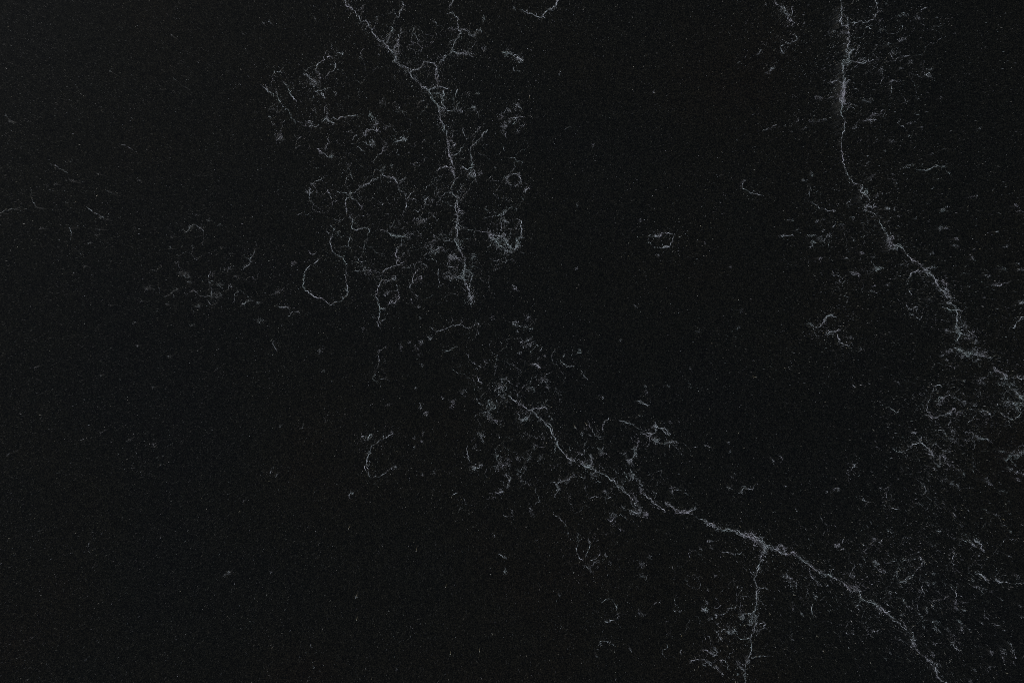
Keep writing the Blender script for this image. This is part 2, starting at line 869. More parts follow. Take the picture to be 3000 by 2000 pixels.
PLAN[(2,2)] = """
l4 10,420 40,460 70,500
b5 -40,500 0,530 30,545 80,580
l6 80,580 140,630 175,625
b6 175,625 210,660 250,700
l6 250,700 300,745 350,800
b5 300,745 350,800 380,850
l6 380,850 410,905 425,960 460,1010 500,1050
b6 500,1050 550,1095
l5 550,1095 610,1110 640,1100
b6 640,1100 680,1150 740,1160
l6 740,1160 780,1200 850,1220
b6 850,1220 890,1260 930,1275 970,1320 
b6 970,1320 1010,1350 1050,1390
d4 1050,1390 1110,1390 1180,1380
b6 1180,1380 1230,1415 1270,1440 1300,1475
b6 1300,1475 1350,1510 1400,1550 1410,1568
l5 175,625 240,620 300,600 330,630
b4 240,620 300,600
l4 300,600 305,560 330,530
l4 175,640 160,700 80,735 55,710 75,680 45,650
b4 160,700 80,735
d4 230,680 260,745 270,700
l4 410,920 395,960 400,1010
c7 550 1092 32
c5 700 1130 42
c4 760 1215 45
c5 730 1060 20
c4 640 1030 18
l5 730,1030 730,1140
l5 635,1105 670,1150 700,1170
c6 1070 1100 16
b6 1145,930 1155,960 1130,1000
b5 1130,1000 1115,1060 1080,1100
b5 1050,1080 1085,1100 1115,1135
c5 1155 905 8
l4 1180,850 1230,850 1270,880
b7 1290,890 1330,910 1370,940
c7 1325 910 26
l5 1230,840 1280,850 1320,830
b5 1320,830 1320,790 1305,770
b5 1305,770 1350,800 1400,800 1440,850
c6 1440 845 14
c4 1275 850 24
b5 990,720 1050,745 1100,755 
l5 1100,755 1160,800 1220,830
c7 1462 922 30
b5 1410,950 1460,930
l5 1480,940 1500,970 1550,1030 1570,1040
d3 1660,970 1710,970
l3 1760,950 1800,960 1840,1000
l4 890,700 845,740 835,820
l5 480,110 470,145
l5 445,165 470,200 500,235 570,232
d4 600,105 640,110
c6 625 82 7
d4 550,120 600,108
l3 630,260 660,310 700,360
d3 280,50 260,90
b6 180,205 240,235 265,240
c6 240 230 16
c5 120 20 36
c5 170 20 20
c6 70 105 12
c4 310 135 7
c4 240 155 7
b5 1150,540 1220,570 1250,590
c4 1235 465 14
c4 825 505 14
l5 1615,380 1645,400
c3 1425 410 14
c4 1225 410 4
d4 370,1290 410,1300 440,1290
b4 440,1290 500,1270 550,1250
d4 550,1250 600,1240
b5 440,1255 450,1290
c5 510 1270 24
b5 400,1300 430,1350 
l5 430,1350 410,1390 390,1425
c5 425 1350 16
c4 60 1210 14
c4 55 1080 16
c4 120 1160 14
c4 285 870 14
c3 260 1075 20
d4 610,1230 660,1265
c5 568 1215 12
l4 785,1280 810,1295
c4 1040 1215 16
b5 1090,1190 1110,1270
c5 1095 1230 26
c5 1175 1290 28
c4 1190 1360 22
c4 1020 1290 14
c4 1470 1345 14
l4 1470,1340 1465,1400
b5 1410,1490 1460,1510 1500,1550 
b4 1500,1550 1600,1560 1660,1540 1690,1520
c5 1420 1490 16
c4 1150 1500 32
c5 1022 1530 16
d4 1110,1440 1100,1490 1130,1540
c4 1120 1430 14
c3 860 1380 18
l3 870,1445 910,1443
c4 1000 1340 24
c3 2000 1345 14
d4 2000,1350 2030,1320
c4 2110 1382 12
b4 2100,1380 2150,1355 
l4 2150,1355 2225,1335
c3 2050 1220 8
c3 2020 1245 8
c3 1985 930 12
c3 2000 1010 8
c3 1450 740 10
c4 310 360 30
c3 330 420 20
c3 160 430 20
c4 50 405 8
c3 260 380 14
c4 645 850 14
c4 715 860 8
c3 670 800 14
c3 580 790 8
c3 820 1030 18
c4 820 1000 10
d4 790,970 820,1030 840,960
c4 355 700 14
c3 270 340 10
c4 1310 1390 16
c3 1140 1450 24
c3 170 1550 16
c3 90 1280 14
c3 210 960 20
c4 1180 1545 20
c2 1640 250 8
"""
PLAN[(3,2)] = """
l6 640,-10 700,30 
d5 700,30 740,45 770,10
c6 848 65 8
b6 1700,50 1750,80 1790,100
b7 1790,100 1850,110
b5 1850,110 1930,125 1990,150
d5 1990,150 2060,150
c7 1765 80 26
c6 1830 108 20
c4 1990 110 46
c3 1900 90 40
b4 1850,115 1810,130 1780,155
b5 1915,-20 1900,20
b5 2070,240 2110,265 2160,290
b8 2160,290 2180,310 2180,350
l5 2180,340 2140,340
c6 2178 320 22
c4 2160 380 26
d5 2190,400 2220,420 2250,440
b6 2250,440 2300,490
b8 2300,490 2352,540 2420,570
c7 2330 510 22
c5 2260 440 18
c4 2230 390 26
b7 2280,310 2320,340 2352,330 2400,320
b5 2250,550 2352,570 2420,575
d5 2105,570 2120,610 2150,660 
l5 2150,660 2200,690 2250,720
d5 2250,720 2300,690 2330,650
d4 2330,650 2280,620 2270,590
c5 2310 600 40
c4 2200 570 40
d4 1640,500 1700,490 1760,540
c5 1718 515 4
d4 1500,520 1480,540 1465,570
l6 1465,570 1460,640 1490,690 1505,710
l7 1505,710 1570,695 1660,665
b7 1660,665 1690,635 1725,625
b6 1730,655 1760,640 1790,645
c7 1490 690 12
c7 1668 662 10
b5 1560,555 1600,520 1630,525
c6 1575 575 16
c5 1605 518 14
d4 1510,470 1530,410 1580,400 1605,420
l5 1680,720 1660,770
d4 1850,620 1910,640 1920,670 1870,730 1830,750
b4 1950,640 2020,630 
l5 2020,640 2045,680
c5 2035 660 14
d4 1560,820 1610,810 1640,860 1635,910
c7 1345 838 16
l5 1405,865 1405,900
b5 1405,900 1395,930
b5 1395,930 1320,955
l5 1320,955 1270,1000 1220,1020
d3 1220,1020 1150,980
l5 1395,930 1440,950 1480,990
b5 1480,990 1510,1020 1510,1060
c5 1505 1035 22
l5 1500,970 1535,940
c7 1537 940 9
l4 1520,1060 1530,1110 1565,1140
l4 1565,1140 1585,1110
c6 1565 1138 7
d4 1580,1110 1575,1040
b4 1590,1040 1640,1100 
d4 1640,1100 1670,1150
c3 2020 1280 32
c4 2030 1300 18
b6 2180,1090 2230,1060 2300,1030
b6 2300,1030 2352,1010 2420,990
c5 2320 1035 40
c6 2185 1090 14
b4 1900,870 1960,895 2030,910
c4 1920 875 20
d3 1040,580 1080,570
d4 1110,600 1180,650
c6 1182 652 8
l4 780,400 800,430
b4 600,1355 655,1360
d3 740,1280 740,1200 800,1130 830,1110
c4 795 1145 18
d3 1090,1390 1090,1470 1130,1525
l5 1130,1525 1160,1535 1190,1535
l4 1430,1320 1455,1370 1440,1395
c4 880 1457 10
c4 155 1327 8
c3 45 1090 16
c2 120 1060 16
d4 1600,1270 1610,1310
d3 1450,1180 1500,1220
c5 2290 1200 16
c5 2345 1220 14
c4 2300 1270 18
c3 1700 900 30
c3 1700 830 24
c3 1810 910 14
c3 1900 580 20
c3 1800 560 20
c4 1640 170 8
c3 1600 130 16
c3 1660 90 30
c3 1960 340 28
c3 1960 380 30
c3 1800 360 12
c3 1690 1140 12
c4 1520 1165 12
c3 1760 1180 14
c3 1800 1220 16
c3 1880 1185 10
c3 2150 1010 24
c3 2230 1180 24
c3 1650 1010 14
c4 1620 1005 10
c3 1750 1330 16
c3 1690 1300 20
d3 1600,1470 1640,1510
d3 1370,1480 1470,1540
c3 540 1380 10
c2 1000 970 10
c3 1720 1540 10
c2 2170 1380 20
d4 210,185 220,205
c3 1200 380 4
"""
PLAN[(0,3)] = """
b3 2050,590 2090,565 2130,545
c4 2105 555 10
d2 830,270 810,310 812,350 835,385
c2 290 1155 4
c2 780 1357 6
d2 215,1560 260,1535
c2 360 172 8
"""
PLAN[(1,3)] = """
l4 2225,385 2260,395 2285,405 2300,430
c4 2290 410 10
c3 2190 215 12
c4 2290 545 16
d3 1148,290 1160,320
c3 920 775 5
c2 1290 1442 10
c2 140 548 10
l2 500,1220 520,1240
l2 130,1220 145,1210
d2 525,1400 530,1430
"""
PLAN[(2,3)] = """
b5 1500,-10 1590,0 1640,10
l6 1640,10 1700,50 1770,80
b6 1770,80 1830,110 1900,135
b7 1900,135 1950,165 2030,170 2080,200
b8 2080,200 2130,215 2180,220
b8 2180,220 2240,250 2300,280
b8 2300,280 2330,320 2352,325
l7 2050,160 2130,205 2200,195 2240,225 2310,265
c5 1785 95 20
c6 2140 215 30
c6 2200 215 34
c6 2250 270 38
c6 2305 310 36
c7 2325 350 30
c6 2300 370 24
b6 2310,380 2280,430
b5 2280,430 2255,500 2250,570
l6 2250,570 2235,620 2250,700
b5 2250,700 2245,760 2255,810
b6 2255,810 2245,870 2225,930
b7 2225,930 2240,1000
b6 2240,1000 2230,1050 2230,1090
l5 2230,1090 2190,1150 2200,1210
l6 2200,1210 2190,1300
b6 2190,1300 2170,1360 2150,1390
l6 2150,1390 2140,1460
b5 2140,1460 2130,1510 2150,1568
l5 2150,1568 2160,1640
l4 2180,520 2210,570 2250,575
l5 2240,250 2225,300 2260,310
d3 2260,690 2352,710
d3 2260,800 2310,850
d4 2050,1120 2100,1165 2150,1160
l5 2150,1160 2190,1150
b5 2235,1080 2280,1085 
l4 2280,1085 2320,1060 2320,1010 
d4 2320,1010 2270,1030
d4 2225,920 2160,940 2120,900
b4 2110,930 2130,990
d3 2100,780 2140,770 2190,770
l6 1920,1100 1930,1080 1960,1070
b5 1960,1080 1990,1100 2010,1120
b5 2010,1120 2040,1080 2035,1060
c4 2010 1080 30
d4 1870,1080 1900,1120 1920,1170
c5 1915 1155 18
b6 1735,875 1770,900 1800,910
c6 1778 898 18
c5 1825 978 16
c4 1875 950 18
d4 1900,940 1960,925 2010,880 2050,870
c4 2105 960 34
c4 2190 1000 40
c4 2210 960 26
l4 1745,1255 1800,1280 1850,1310
b4 1850,1310 1890,1290 1860,1250
c5 1850 1300 18
l5 1910,1360 1960,1360 1990,1410 1980,1440
c4 1920 1360 8
d4 1635,1385 1650,1360 1690,1350 1740,1350
l4 1740,1350 1800,1380 1850,1420 1900,1450
d4 1900,1450 1940,1490
c4 1762 1398 14
c5 2095 1415 22
c5 1935 1482 10
c6 2165 1370 22
c5 2070 1485 6
c3 2080 1380 26
d4 2200,1340 2290,1320
l4 2290,1320 2352,1318
d3 1770,1120 1780,1170
d3 1970,1170 1985,1230
d4 1910,355 1960,370 2020,385 2110,365
c4 2028 383 8
c4 1820 265 16
c5 1735 335 9
c4 1790 825 16
c3 1828 325 12
d3 380,20 430,40 470,85 490,130
d3 640,240 600,300 595,370 
d4 595,370 620,420 660,450
l4 700,240 720,290 
d4 720,290 700,350 680,410
c4 710 270 10
b4 800,440 770,460 730,490
d3 810,375 770,430 720,435
l4 705,510 730,545 755,560
d4 670,480 705,515
c4 710 510 10
c4 862 395 12
c3 1190 480 26
c3 1265 405 18
b5 1180,590 1210,580 
l6 1210,580 1235,600 1230,615
c4 1010 162 14
c4 915 55 36
c3 940 30 20
l4 1000,10 1030,40 1060,80
d3 820,830 870,795 920,800 
d4 920,800 950,860 970,930 965,980
l4 950,985 890,1005 845,990
l4 785,1225 810,1195 860,1183 900,1195
d3 900,1195 950,1225
c4 810 1198 7
c4 775 1315 12
c3 1090 1262 12
c2 1185 930 26
c3 1500 900 10
c3 1545 908 8
b5 1080,0 1170,5 1240,20
c5 1100 10 14
c4 1160 5 20
c4 1240 20 16
c3 605 225 18
c3 520 195 14
c4 1240 25 10
c3 195 25 14
c3 435 758 8
c3 1870 583 6
c3 900 465 14
c4 1800 710 10
c3 2290 540 10
"""
PLAN[(3,3)] = """
b6 -30,300 0,310 50,335 100,355
b6 100,355 150,385 190,390
b5 70,350 110,310 150,320 180,335
c6 95 340 24
c5 150 345 20
l5 190,390 220,365 270,400
b5 220,365 270,400 320,440 370,475
b6 370,475 430,525 500,560
b5 500,560 570,585 640,620
l6 640,620 700,650 740,700 770,745
b5 700,650 740,700
b5 740,680 800,690 830,720
b6 830,720 850,770 870,800
b6 870,800 940,820 1000,855
b6 1000,855 1060,890 1110,940 
b5 1110,940 1150,970
l6 1150,970 1200,1015 1240,1060 1280,1085
l4 1225,990 1270,1060 1280,1085
l4 1280,1085 1300,1110 1340,1110 1335,1160
b5 1335,1160 1350,1220
l5 1350,1220 1380,1280 1440,1320
b5 1440,1320 1500,1365 1540,1420
b5 1540,1420 1550,1480 1590,1530
l5 1590,1530 1640,1560 1720,1640
c5 800 700 32
c5 1060 895 22
c4 1030 900 26
c5 1335 1190 32
c5 1550 1450 20
c4 1560 1400 24
c5 1325 1245 12
l4 870,800 830,850 800,865 840,900
d3 1000,850 1020,940
d4 370,490 400,590 460,650
c5 405 600 8
c5 537 667 10
c3 455 650 16
c4 200 630 45
c4 160 590 26
d4 260,640 265,730
c4 440 770 14
c6 432 793 4
l5 415,840 400,900 420,965
c4 312 930 16
c4 235 890 12
d4 210,1130 235,1180
c5 640 310 30
c5 695 338 10
d4 700,240 680,280
d4 890,370 910,330 870,290
c4 895 370 10
d4 940,295 980,260 1000,250
l5 1040,250 1040,295
c4 970 240 16
c5 885 430 14
c6 985 460 18
c4 990 480 24
d4 1000,510 1050,560 1100,550
c3 1050 530 26
d4 1070,470 1130,450 1170,445
d4 1230,455 1310,440 1400,410
l5 1400,410 1430,450 1410,490
d5 1410,490 1350,550 1310,595
b5 1310,595 1250,635 1215,640
d4 1215,640 1190,600 1185,540 1200,510
c4 1220 685 10
c5 1400 722 18
c4 1120 740 12
c5 1520 565 12
c3 850 485 12
l5 1240,790 1255,830
l5 1255,830 1285,862
c6 1288 862 5
c4 1320 880 10
l5 1500,820 1550,805
d4 1550,805 1600,800 1660,770
c4 1510 855 10
l4 1505,855 1530,850
l5 1675,680 1690,700
d4 1690,700 1725,740 1730,820
d5 1725,860 1745,890
l6 1705,350 1715,380
d5 1715,380 1695,430 1700,500 1720,545
c5 1775 122 12
l5 1700,15 1720,50
l4 1540,160 1570,175 1600,175
l6 1885,235 1940,275 1985,345
b5 1900,245 1940,275
c7 1980 350 8
d4 1780,240 1850,275 1900,310
c4 1890 300 20
b5 1910,550 1970,590 2040,625
b5 2090,605 2160,635 
d5 2160,635 2210,655 2300,655 2380,640
c4 2290 590 24
c5 1905 680 14
c4 1880 620 14
c3 1960 700 30
c4 2145 800 8
c4 1770 1010 24
c4 1400 945 24
c4 1460 905 20
c6 1535 1072 12
c4 1560 1080 24
c3 1540 1010 30
d5 1710,1105 1715,1160
l5 1675,1190 1725,1190
l5 1705,1210 1730,1250 1765,1280
c4 2010 965 10
d4 2080,1030 2140,1045
c4 2180 1085 10
c4 2160 1275 30
c4 2250 1275 24
c4 2230 1215 18
c4 2160 1335 14
c5 2270 1330 6
c5 2258 1385 7
c4 2050 1290 20
d3 2000,1440 2060,1415
c4 1500 1280 12
c4 1530 1205 14
c4 1520 1310 18
l4 2145,110 2200,135
c4 2225 175 6
c3 2110 30 14
l4 725,1095 730,1130
c4 780 1110 10
d3 870,1050 900,1050
d3 940,1105 1020,1085
c3 1720 825 20
c3 1730 880 16
c3 1800 900 16
c3 1800 830 14
c3 1780 1070 24
c3 1850 1080 10
c3 1950 490 14
c3 1935 395 10
c3 2330 960 14
c3 1900 1450 14
c3 1860 1550 20
c3 2210 400 14
c3 1465 650 16
c3 1520 655 8
c4 1430 1045 8
c4 1230 935 16
c3 1500 300 14
c2 780 590 30
c2 1650 1080 20
c3 750 580 12
c3 2320 860 14
c3 1970 1020 12
c2 1120 1290 10
c2 1080 1345 10
"""

VP = (1430.0, 800.0)            # the crystals lean towards this point of the slab
K = 3.136
rng = random.Random(7)

def parse():
    strokes, knots = [], []
    for (c, r), text in PLAN.items():
        ox, oy = c * 750.0, r * 500.0
        for line in text.strip().splitlines():
            w = line.split()
            if not w: continue
            st, s = w[0][0], int(w[0][1]) / 9.0 * (0.5 if c == 0 else 1.0)
            v = [float(q) for q in " ".join(w[1:]).replace(",", " ").split()]
            if st == 'c':
                knots.append((ox + v[0] / K, oy + v[1] / K, max(3.0, v[2] / K), s))
            else:
                pts = [(ox + v[i] / K, oy + v[i + 1] / K) for i in range(0, len(v) - 1, 2)]
                strokes.append((st, s, pts))
    return strokes, knots

class Ribbons:
    """Collects thin ridged strips of calcite that stand a hair proud of the polished face."""
    def __init__(self):
        self.v, self.f, self.m, self.w = [], [], [], []
    def strip(self, pts, widths, dens, warm=0.0, h=0.11):
        n = len(pts)
        if n < 2: return
        base = len(self.v)
        for i in range(n):
            a = pts[max(0, i - 1)]; b = pts[min(n - 1, i + 1)]
            dx, dy = b[0] - a[0], b[1] - a[1]
            L = math.hypot(dx, dy) or 1.0
            nx, ny = -dy / L, dx / L
            hw = widths[i] * 0.5
            x, y = pts[i]
            for s, z in ((-1, -0.02), (0, h), (1, -0.02)):
                self.v.append(((x + nx * hw * s - CX) * MM, (CY - (y + ny * hw * s)) * MM, TH + z * 0.001))
                self.m.append(dens[i]); self.w.append(warm)
        for i in range(n - 1):
            p, q = base + 3 * i, base + 3 * (i + 1)
            self.f.append((p, p + 1, q + 1, q)); self.f.append((p + 1, p + 2, q + 2, q + 1))
    def grain(self, x, y, a, ln, wd, d, warm=0.0):
        ca, sa = math.cos(a), math.sin(a)
        base = len(self.v)
        for u, t, z in ((-ln, 0, -0.02), (0, -wd, -0.02), (ln, 0, -0.02), (0, wd, -0.02), (0, 0, 0.10)):
            self.v.append(((x + u * ca - t * sa - CX) * MM, (CY - (y + u * sa + t * ca)) * MM, TH + z * 0.001))
            self.m.append(d); self.w.append(warm)
        for i in range(4):
            self.f.append((base + i, base + (i + 1) % 4, base + 4))
    def build(self, name, label=None, kind=None):
        if not self.f: return None
        o = link(name, self.v, self.f, M_VEIN, root, label, kind)
        me = o.data
        for nm, arr in (("mineral", self.m), ("warm", self.w)):
            at = me.attributes.new(nm, 'FLOAT', 'POINT')
            at.data.foreach_set("value", np.array(arr, dtype=np.float32))
        me.polygons.foreach_set("use_smooth", [True] * len(me.polygons))
        # real faces must look up
        return o

def fract(a, b, amp, out, depth):
    if depth == 0 or math.hypot(b[0] - a[0], b[1] - a[1]) < 3.2:
        out.append(b); return
    dx, dy = b[0] - a[0], b[1] - a[1]
    L = math.hypot(dx, dy)
    j = rng.gauss(0, amp) * min(L, 11.0)
    m = ((a[0] + b[0]) / 2 - dy / L * j, (a[1] + b[1]) / 2 + dx / L * j)
    fract(a, m, amp, out, depth - 1); fract(m, b, amp, out, depth - 1)

def rough(pts, amp=0.14):
    out = [pts[0]]
    for a, b in zip(pts, pts[1:]):
        fract(a, b, amp, out, 6)
    return out

def wander(n, step=6):
    """smooth random track of n values around 0"""
    k = max(2, n // step + 2)
    c = [rng.gauss(0, 1) for _ in range(k)]
    return [c[min(k - 2, int(i / step))] * (1 - (i % step) / step) + c[min(k - 2, int(i / step)) + 1] * ((i % step) / step) for i in range(n)]

def offset(pts, tr):
    o = []
    n = len(pts)
    for i in range(n):
        a = pts[max(0, i - 1)]; b = pts[min(n - 1, i + 1)]
        dx, dy = b[0] - a[0], b[1] - a[1]
        L = math.hypot(dx, dy) or 1
        o.append((pts[i][0] - dy / L * tr[i], pts[i][1] + dx / L * tr[i]))
    return o

def profile(n, s, wmin, wmax, gap=0.0):
    w, d = [], []
    slow = wander(n, 9); fast = wander(n, 2)
    for i in range(n):
        q = max(0.0, min(1.0, 0.42 + 0.22 * slow[i] + 0.30 * fast[i]))
        bead = 1.0 + (rng.random() < 0.22) * rng.uniform(0.6, 3.0)
        taper = min(1.0, (i + 0.5) / 3.0, (n - i - 0.5) / 3.0)
        on = 0.25 if (gap and slow[i] * 0.35 + fast[i] * 0.8 < gap) else 1.0
        w.append((wmin + (wmax - wmin) * q) * (0.5 + 0.5 * taper) * (1 + 0.25 * (bead - 1)))
        d.append(min(1.0, s * (0.18 + 1.25 * q * q + 0.25 * q) * bead * on * (0.4 + 0.6 * taper)))
    return w, d

def curl(R, x, y, length, s, wd=1.0):
    a = rng.uniform(0, 6.283); turn = rng.gauss(0, 0.35)
    p = [(x, y)]
    for _ in range(max(2, int(length / 2.4))):
        a += turn + rng.gauss(0, 0.55)
        x += 2.4 * math.cos(a); y += 2.4 * math.sin(a)
        p.append((x, y))
    w, d = profile(len(p), s, 0.5 * wd, 1.5 * wd)
    R.strip(p, w, d)

def smear(R, x, y, s, ln):
    """crystal fan that dips under the face towards VP"""
    dx, dy = VP[0] - x, VP[1] - y
    D = math.hypot(dx, dy) or 1
    ux, uy = dx / D, dy / D
    k = 4
    p = [(x + ux * ln * i / k + rng.gauss(0, .3), y + uy * ln * i / k + rng.gauss(0, .3)) for i in range(k + 1)]
    R.strip(p, [1.6, 1.8, 1.6, 1.2, 0.6], [s, s * .75, s * .5, s * .3, s * .1], warm=rng.uniform(0.2, 0.75), h=0.03)

def draw_stroke(R, st, s, pts):
    base = rough(pts, 0.17 if st != 'd' else 0.13)
    n = len(base)
    if st == 'd':
        w, d = profile(n, s * G_LINE * 0.95, 0.5, 1.5, gap=-0.1)
        R.strip(base, w, d)
        for x, y in base:
            if rng.random() < 0.35:
                R.grain(x + rng.gauss(0, 1.5), y + rng.gauss(0, 1.5), rng.uniform(0, 3.1), rng.uniform(.7, 1.4), rng.uniform(.5, .9), min(1, s * rng.expovariate(1.2)))
    elif st == 'l':
        w, d = profile(n, s * G_LINE * 1.15, 0.4, 1.25, gap=-0.6)
        R.strip(base, w, d)
        tr = [q * 1.6 for q in wander(n, 5)]
        w, d = profile(n, s * G_LINE * 0.55, 0.5, 1.3, gap=0.1)
        R.strip(offset(base, tr), w, d)
    else:
        tr = [q * 1.3 for q in wander(n, 4)]
        w, d = profile(n, s * G_LINE * 1.25, 0.5, 1.45, gap=-0.8)
        R.strip(offset(base, tr), w, d)
        tr = [q * 4.2 for q in wander(n, 5)]
        w, d = profile(n, s * G_LINE * 0.8, 0.4, 1.15, gap=-0.3)
        R.strip(offset(base, tr), w, d)
        spread = wander(n, 14)
        for i0 in range(0, n, 10):
            P = []
            for i in range(i0, min(n, i0 + 13)):
                if rng.random() < 0.5:
                    sp = (2.9 + 2.6 * max(-0.6, spread[i])) * (1.0 + max(0.0, s - 0.7) * 3.5)
                    P.append((base[i][0] + rng.gauss(0, sp), base[i][1] + rng.gauss(0, sp)))
            web(R, P, s * G_LINE * 0.8, 11.0, 1.05)
    # twigs and crumbs that hug the vein
    for i in range(0, n):
        x, y = base[i]
        pr = {'d': 0.05, 'l': 0.12, 'b': 0.30}[st]
        if rng.random() < pr:
            curl(R, x + rng.gauss(0, 3), y + rng.gauss(0, 3), rng.uniform(4, 13), s * G_LINE * rng.uniform(.3, .75), 0.9)
        if rng.random() < pr * 1.3:
            q = rng.expovariate(1 / 9.0)
            a = rng.uniform(0, 6.283)
            R.grain(x + q * math.cos(a), y + q * math.sin(a), rng.uniform(0, 3.1), rng.uniform(.8, 1.8), rng.uniform(.5, 1.0), s * rng.uniform(.2, .7))
        D = math.hypot(x - VP[0], y - VP[1])
        if D > 600 and rng.random() < (0.30 if st == 'b' else 0.14):
            smear(R, x, y, s * 0.055, D * rng.uniform(0.006, 0.02))

def cell(R, x, y, r, s):
    """part of a tiny ring: the lace of the knots is made of these"""
    a0 = rng.uniform(0, 6.283); span = rng.uniform(1.4, 5.6); n = max(4, int(r * span / 1.6))
    ex = rng.uniform(0.55, 1.0); t = rng.uniform(0, 3.14)
    p = []
    for i in range(n):
        a = a0 + span * i / (n - 1)
        rr = r * (1 + rng.gauss(0, 0.13))
        u, v = rr * math.cos(a), rr * ex * math.sin(a)
        p.append((x + u * math.cos(t) - v * math.sin(t), y + u * math.sin(t) + v * math.cos(t)))
    w, d = profile(n, s, 0.6, 1.6, gap=-0.6)
    R.strip(p, w, d)

def web(R, P, s, reach, wmax=1.25):
    """connect each crystal point with its nearest neighbours: a net of small open cells"""
    done = set()
    for i, a in enumerate(P):
        near_ = sorted((math.dist(a, b), j) for j, b in enumerate(P) if j != i)[:rng.choice((1, 2, 2, 3))]
        for d_, j in near_:
            k = (min(i, j), max(i, j))
            if d_ > reach or k in done: continue
            done.add(k)
            out = [a]
            fract(a, P[j], 0.2, out, 4)
            w, d = profile(len(out), s * rng.uniform(.35, 1.25), 0.45, wmax)
            R.strip(out, w, [max(q, s * .12) for q in d])

def draw_knot(R, x, y, r, s):
    D = math.hypot(x - VP[0], y - VP[1])
    ux, uy = (x - VP[0]) / (D or 1), (y - VP[1]) / (D or 1)
    sq = 1.0 - 0.45 * min(1.0, max(0.0, (D - 400) / 800))
    far = D > 450
    k = rng.uniform(0.75, 1.35)           # every knot is elongated and turned a little differently
    tw = rng.gauss(0, 0.5 if far else 2.0)
    c2, s2 = ux * math.cos(tw) - uy * math.sin(tw), ux * math.sin(tw) + uy * math.cos(tw)
    def spot(spread):
        q = r * spread * math.sqrt(rng.random()) * rng.uniform(0.6, 1.25); a = rng.uniform(0, 6.283)
        u, v = q * math.cos(a) * k * 1.2, q * math.sin(a) * sq / k
        return x + u * c2 - v * s2, y + u * s2 + v * c2
    if r > 4.5:
        for _ in range(int(1 + r * r * 0.022 + r * 0.22)):
            if rng.random() < 0.35:
                cell(R, *spot(1.0), rng.uniform(1.6, 2.6 + min(5.5, r * 0.36)), s * G_KNOT * rng.uniform(.25, 1.2))
        web(R, [spot(1.05) for _ in range(int(5 + r * r * 0.075))], s * G_KNOT * 0.95, 7.0 + 0.12 * r)
    for _ in range(int(2 + r * 0.8)):     # short needles
        gx, gy = spot(1.2)
        a = (math.atan2(uy, ux) if far else tw) + rng.gauss(0, .7)
        L = rng.uniform(2, 6.5)
        p = [(gx + math.cos(a) * L * t + rng.gauss(0, .4), gy + math.sin(a) * L * t + rng.gauss(0, .4)) for t in (0, .33, .66, 1)]
        e = s * G_KNOT * rng.expovariate(1 / 0.6)
        R.strip(p, [.5, 1.2, 1.1, .4], [min(1, e * q) for q in (.5, 1, .8, .3)])
    for _ in range(int(4 + r * 1.4 + r * r * 0.03)):
        gx, gy = spot(1.7)
        R.grain(gx, gy, math.atan2(uy, ux) + rng.gauss(0, .5), rng.uniform(.8, 1.9), rng.uniform(.45, .9), min(1, s * rng.expovariate(1 / 0.6)))
    for _ in range(int(r * 0.8) if far else 1):
        gx, gy = spot(0.9)
        smear(R, gx, gy, s * 0.06, D * rng.uniform(0.006, 0.022))

G_LINE, G_KNOT = 1.05, 0.98
strokes, knots = parse()

# strokes that touch belong to one vein
def near(a, b, tol):
    for p in a:
        for q0, q1 in zip(b, b[1:]):
            dx, dy = q1[0] - q0[0], q1[1] - q0[1]
            L2 = dx * dx + dy * dy or 1.0
            t = max(0.0, min(1.0, ((p[0] - q0[0]) * dx + (p[1] - q0[1]) * dy) / L2))
            if (p[0] - q0[0] - t * dx) ** 2 + (p[1] - q0[1] - t * dy) ** 2 < tol * tol: return True
    return False
N = len(strokes)
par = list(range(N))
def find(i):
    while par[i] != i:
        par[i] = par[par[i]]; i = par[i]
    return i
for i in range(N):
    ends = (strokes[i][2][0], strokes[i][2][-1])
    for j in range(N):
        if i != j and find(i) != find(j) and near(ends, strokes[j][2], 9.0):
            par[find(i)] = find(j)
groups = {}
for i in range(N):
    R = groups.setdefault(find(i), {"R": Ribbons(), "pts": [], "len": 0.0})
    draw_stroke(R["R"], *strokes[i])
    R["pts"].append(strokes[i][2])
    R["len"] += sum(math.dist(a, b) for a, b in zip(strokes[i][2], strokes[i][2][1:]))
lone = []
for (x, y, r, s) in sorted(knots, key=lambda q: -q[2] * q[3]):
    home = None
    for g in groups.values():
        if any(near(((x, y),), p, r + 4.0) for p in g["pts"]):
            home = g["R"]; break
    if home is None:                 # the 290 largest knots are parts, the crumbs below them one mass
        if len(lone) < 291:
            lone.append(Ribbons())
        home = lone[-1]
    draw_knot(home, x, y, r, s)

LABELS = [((1330, 400), "long lacy white vein winding down the middle from the top edge"),
          ((2475, 300), "bright feathered white vein running down the right side and bending to the corner"),
          ((2050, 1545), "long lacy white vein slanting down to the bottom right edge"),
          ((950, 885), "thin white vein curling into a large round loop"),
          ((1960, 690), "small lone hook of white vein on bare black stone"),
          ((1090, 1340), "thin white vein bent like a hook in the lower middle")]
order = sorted(groups.values(), key=lambda g: -g["len"])
for g in order:
    lab = None
    for (q, t) in LABELS:
        if any(near((q,), p, 25.0) for p in g["pts"]):
            lab = t; LABELS = [z for z in LABELS if z[1] != t]; break
    g["R"].build("vein", lab)
for R in lone[:290]:
    R.build("crystal_knot")
if len(lone) > 290:
    lone[290].build("crystal_crumbs", None, "stuff")

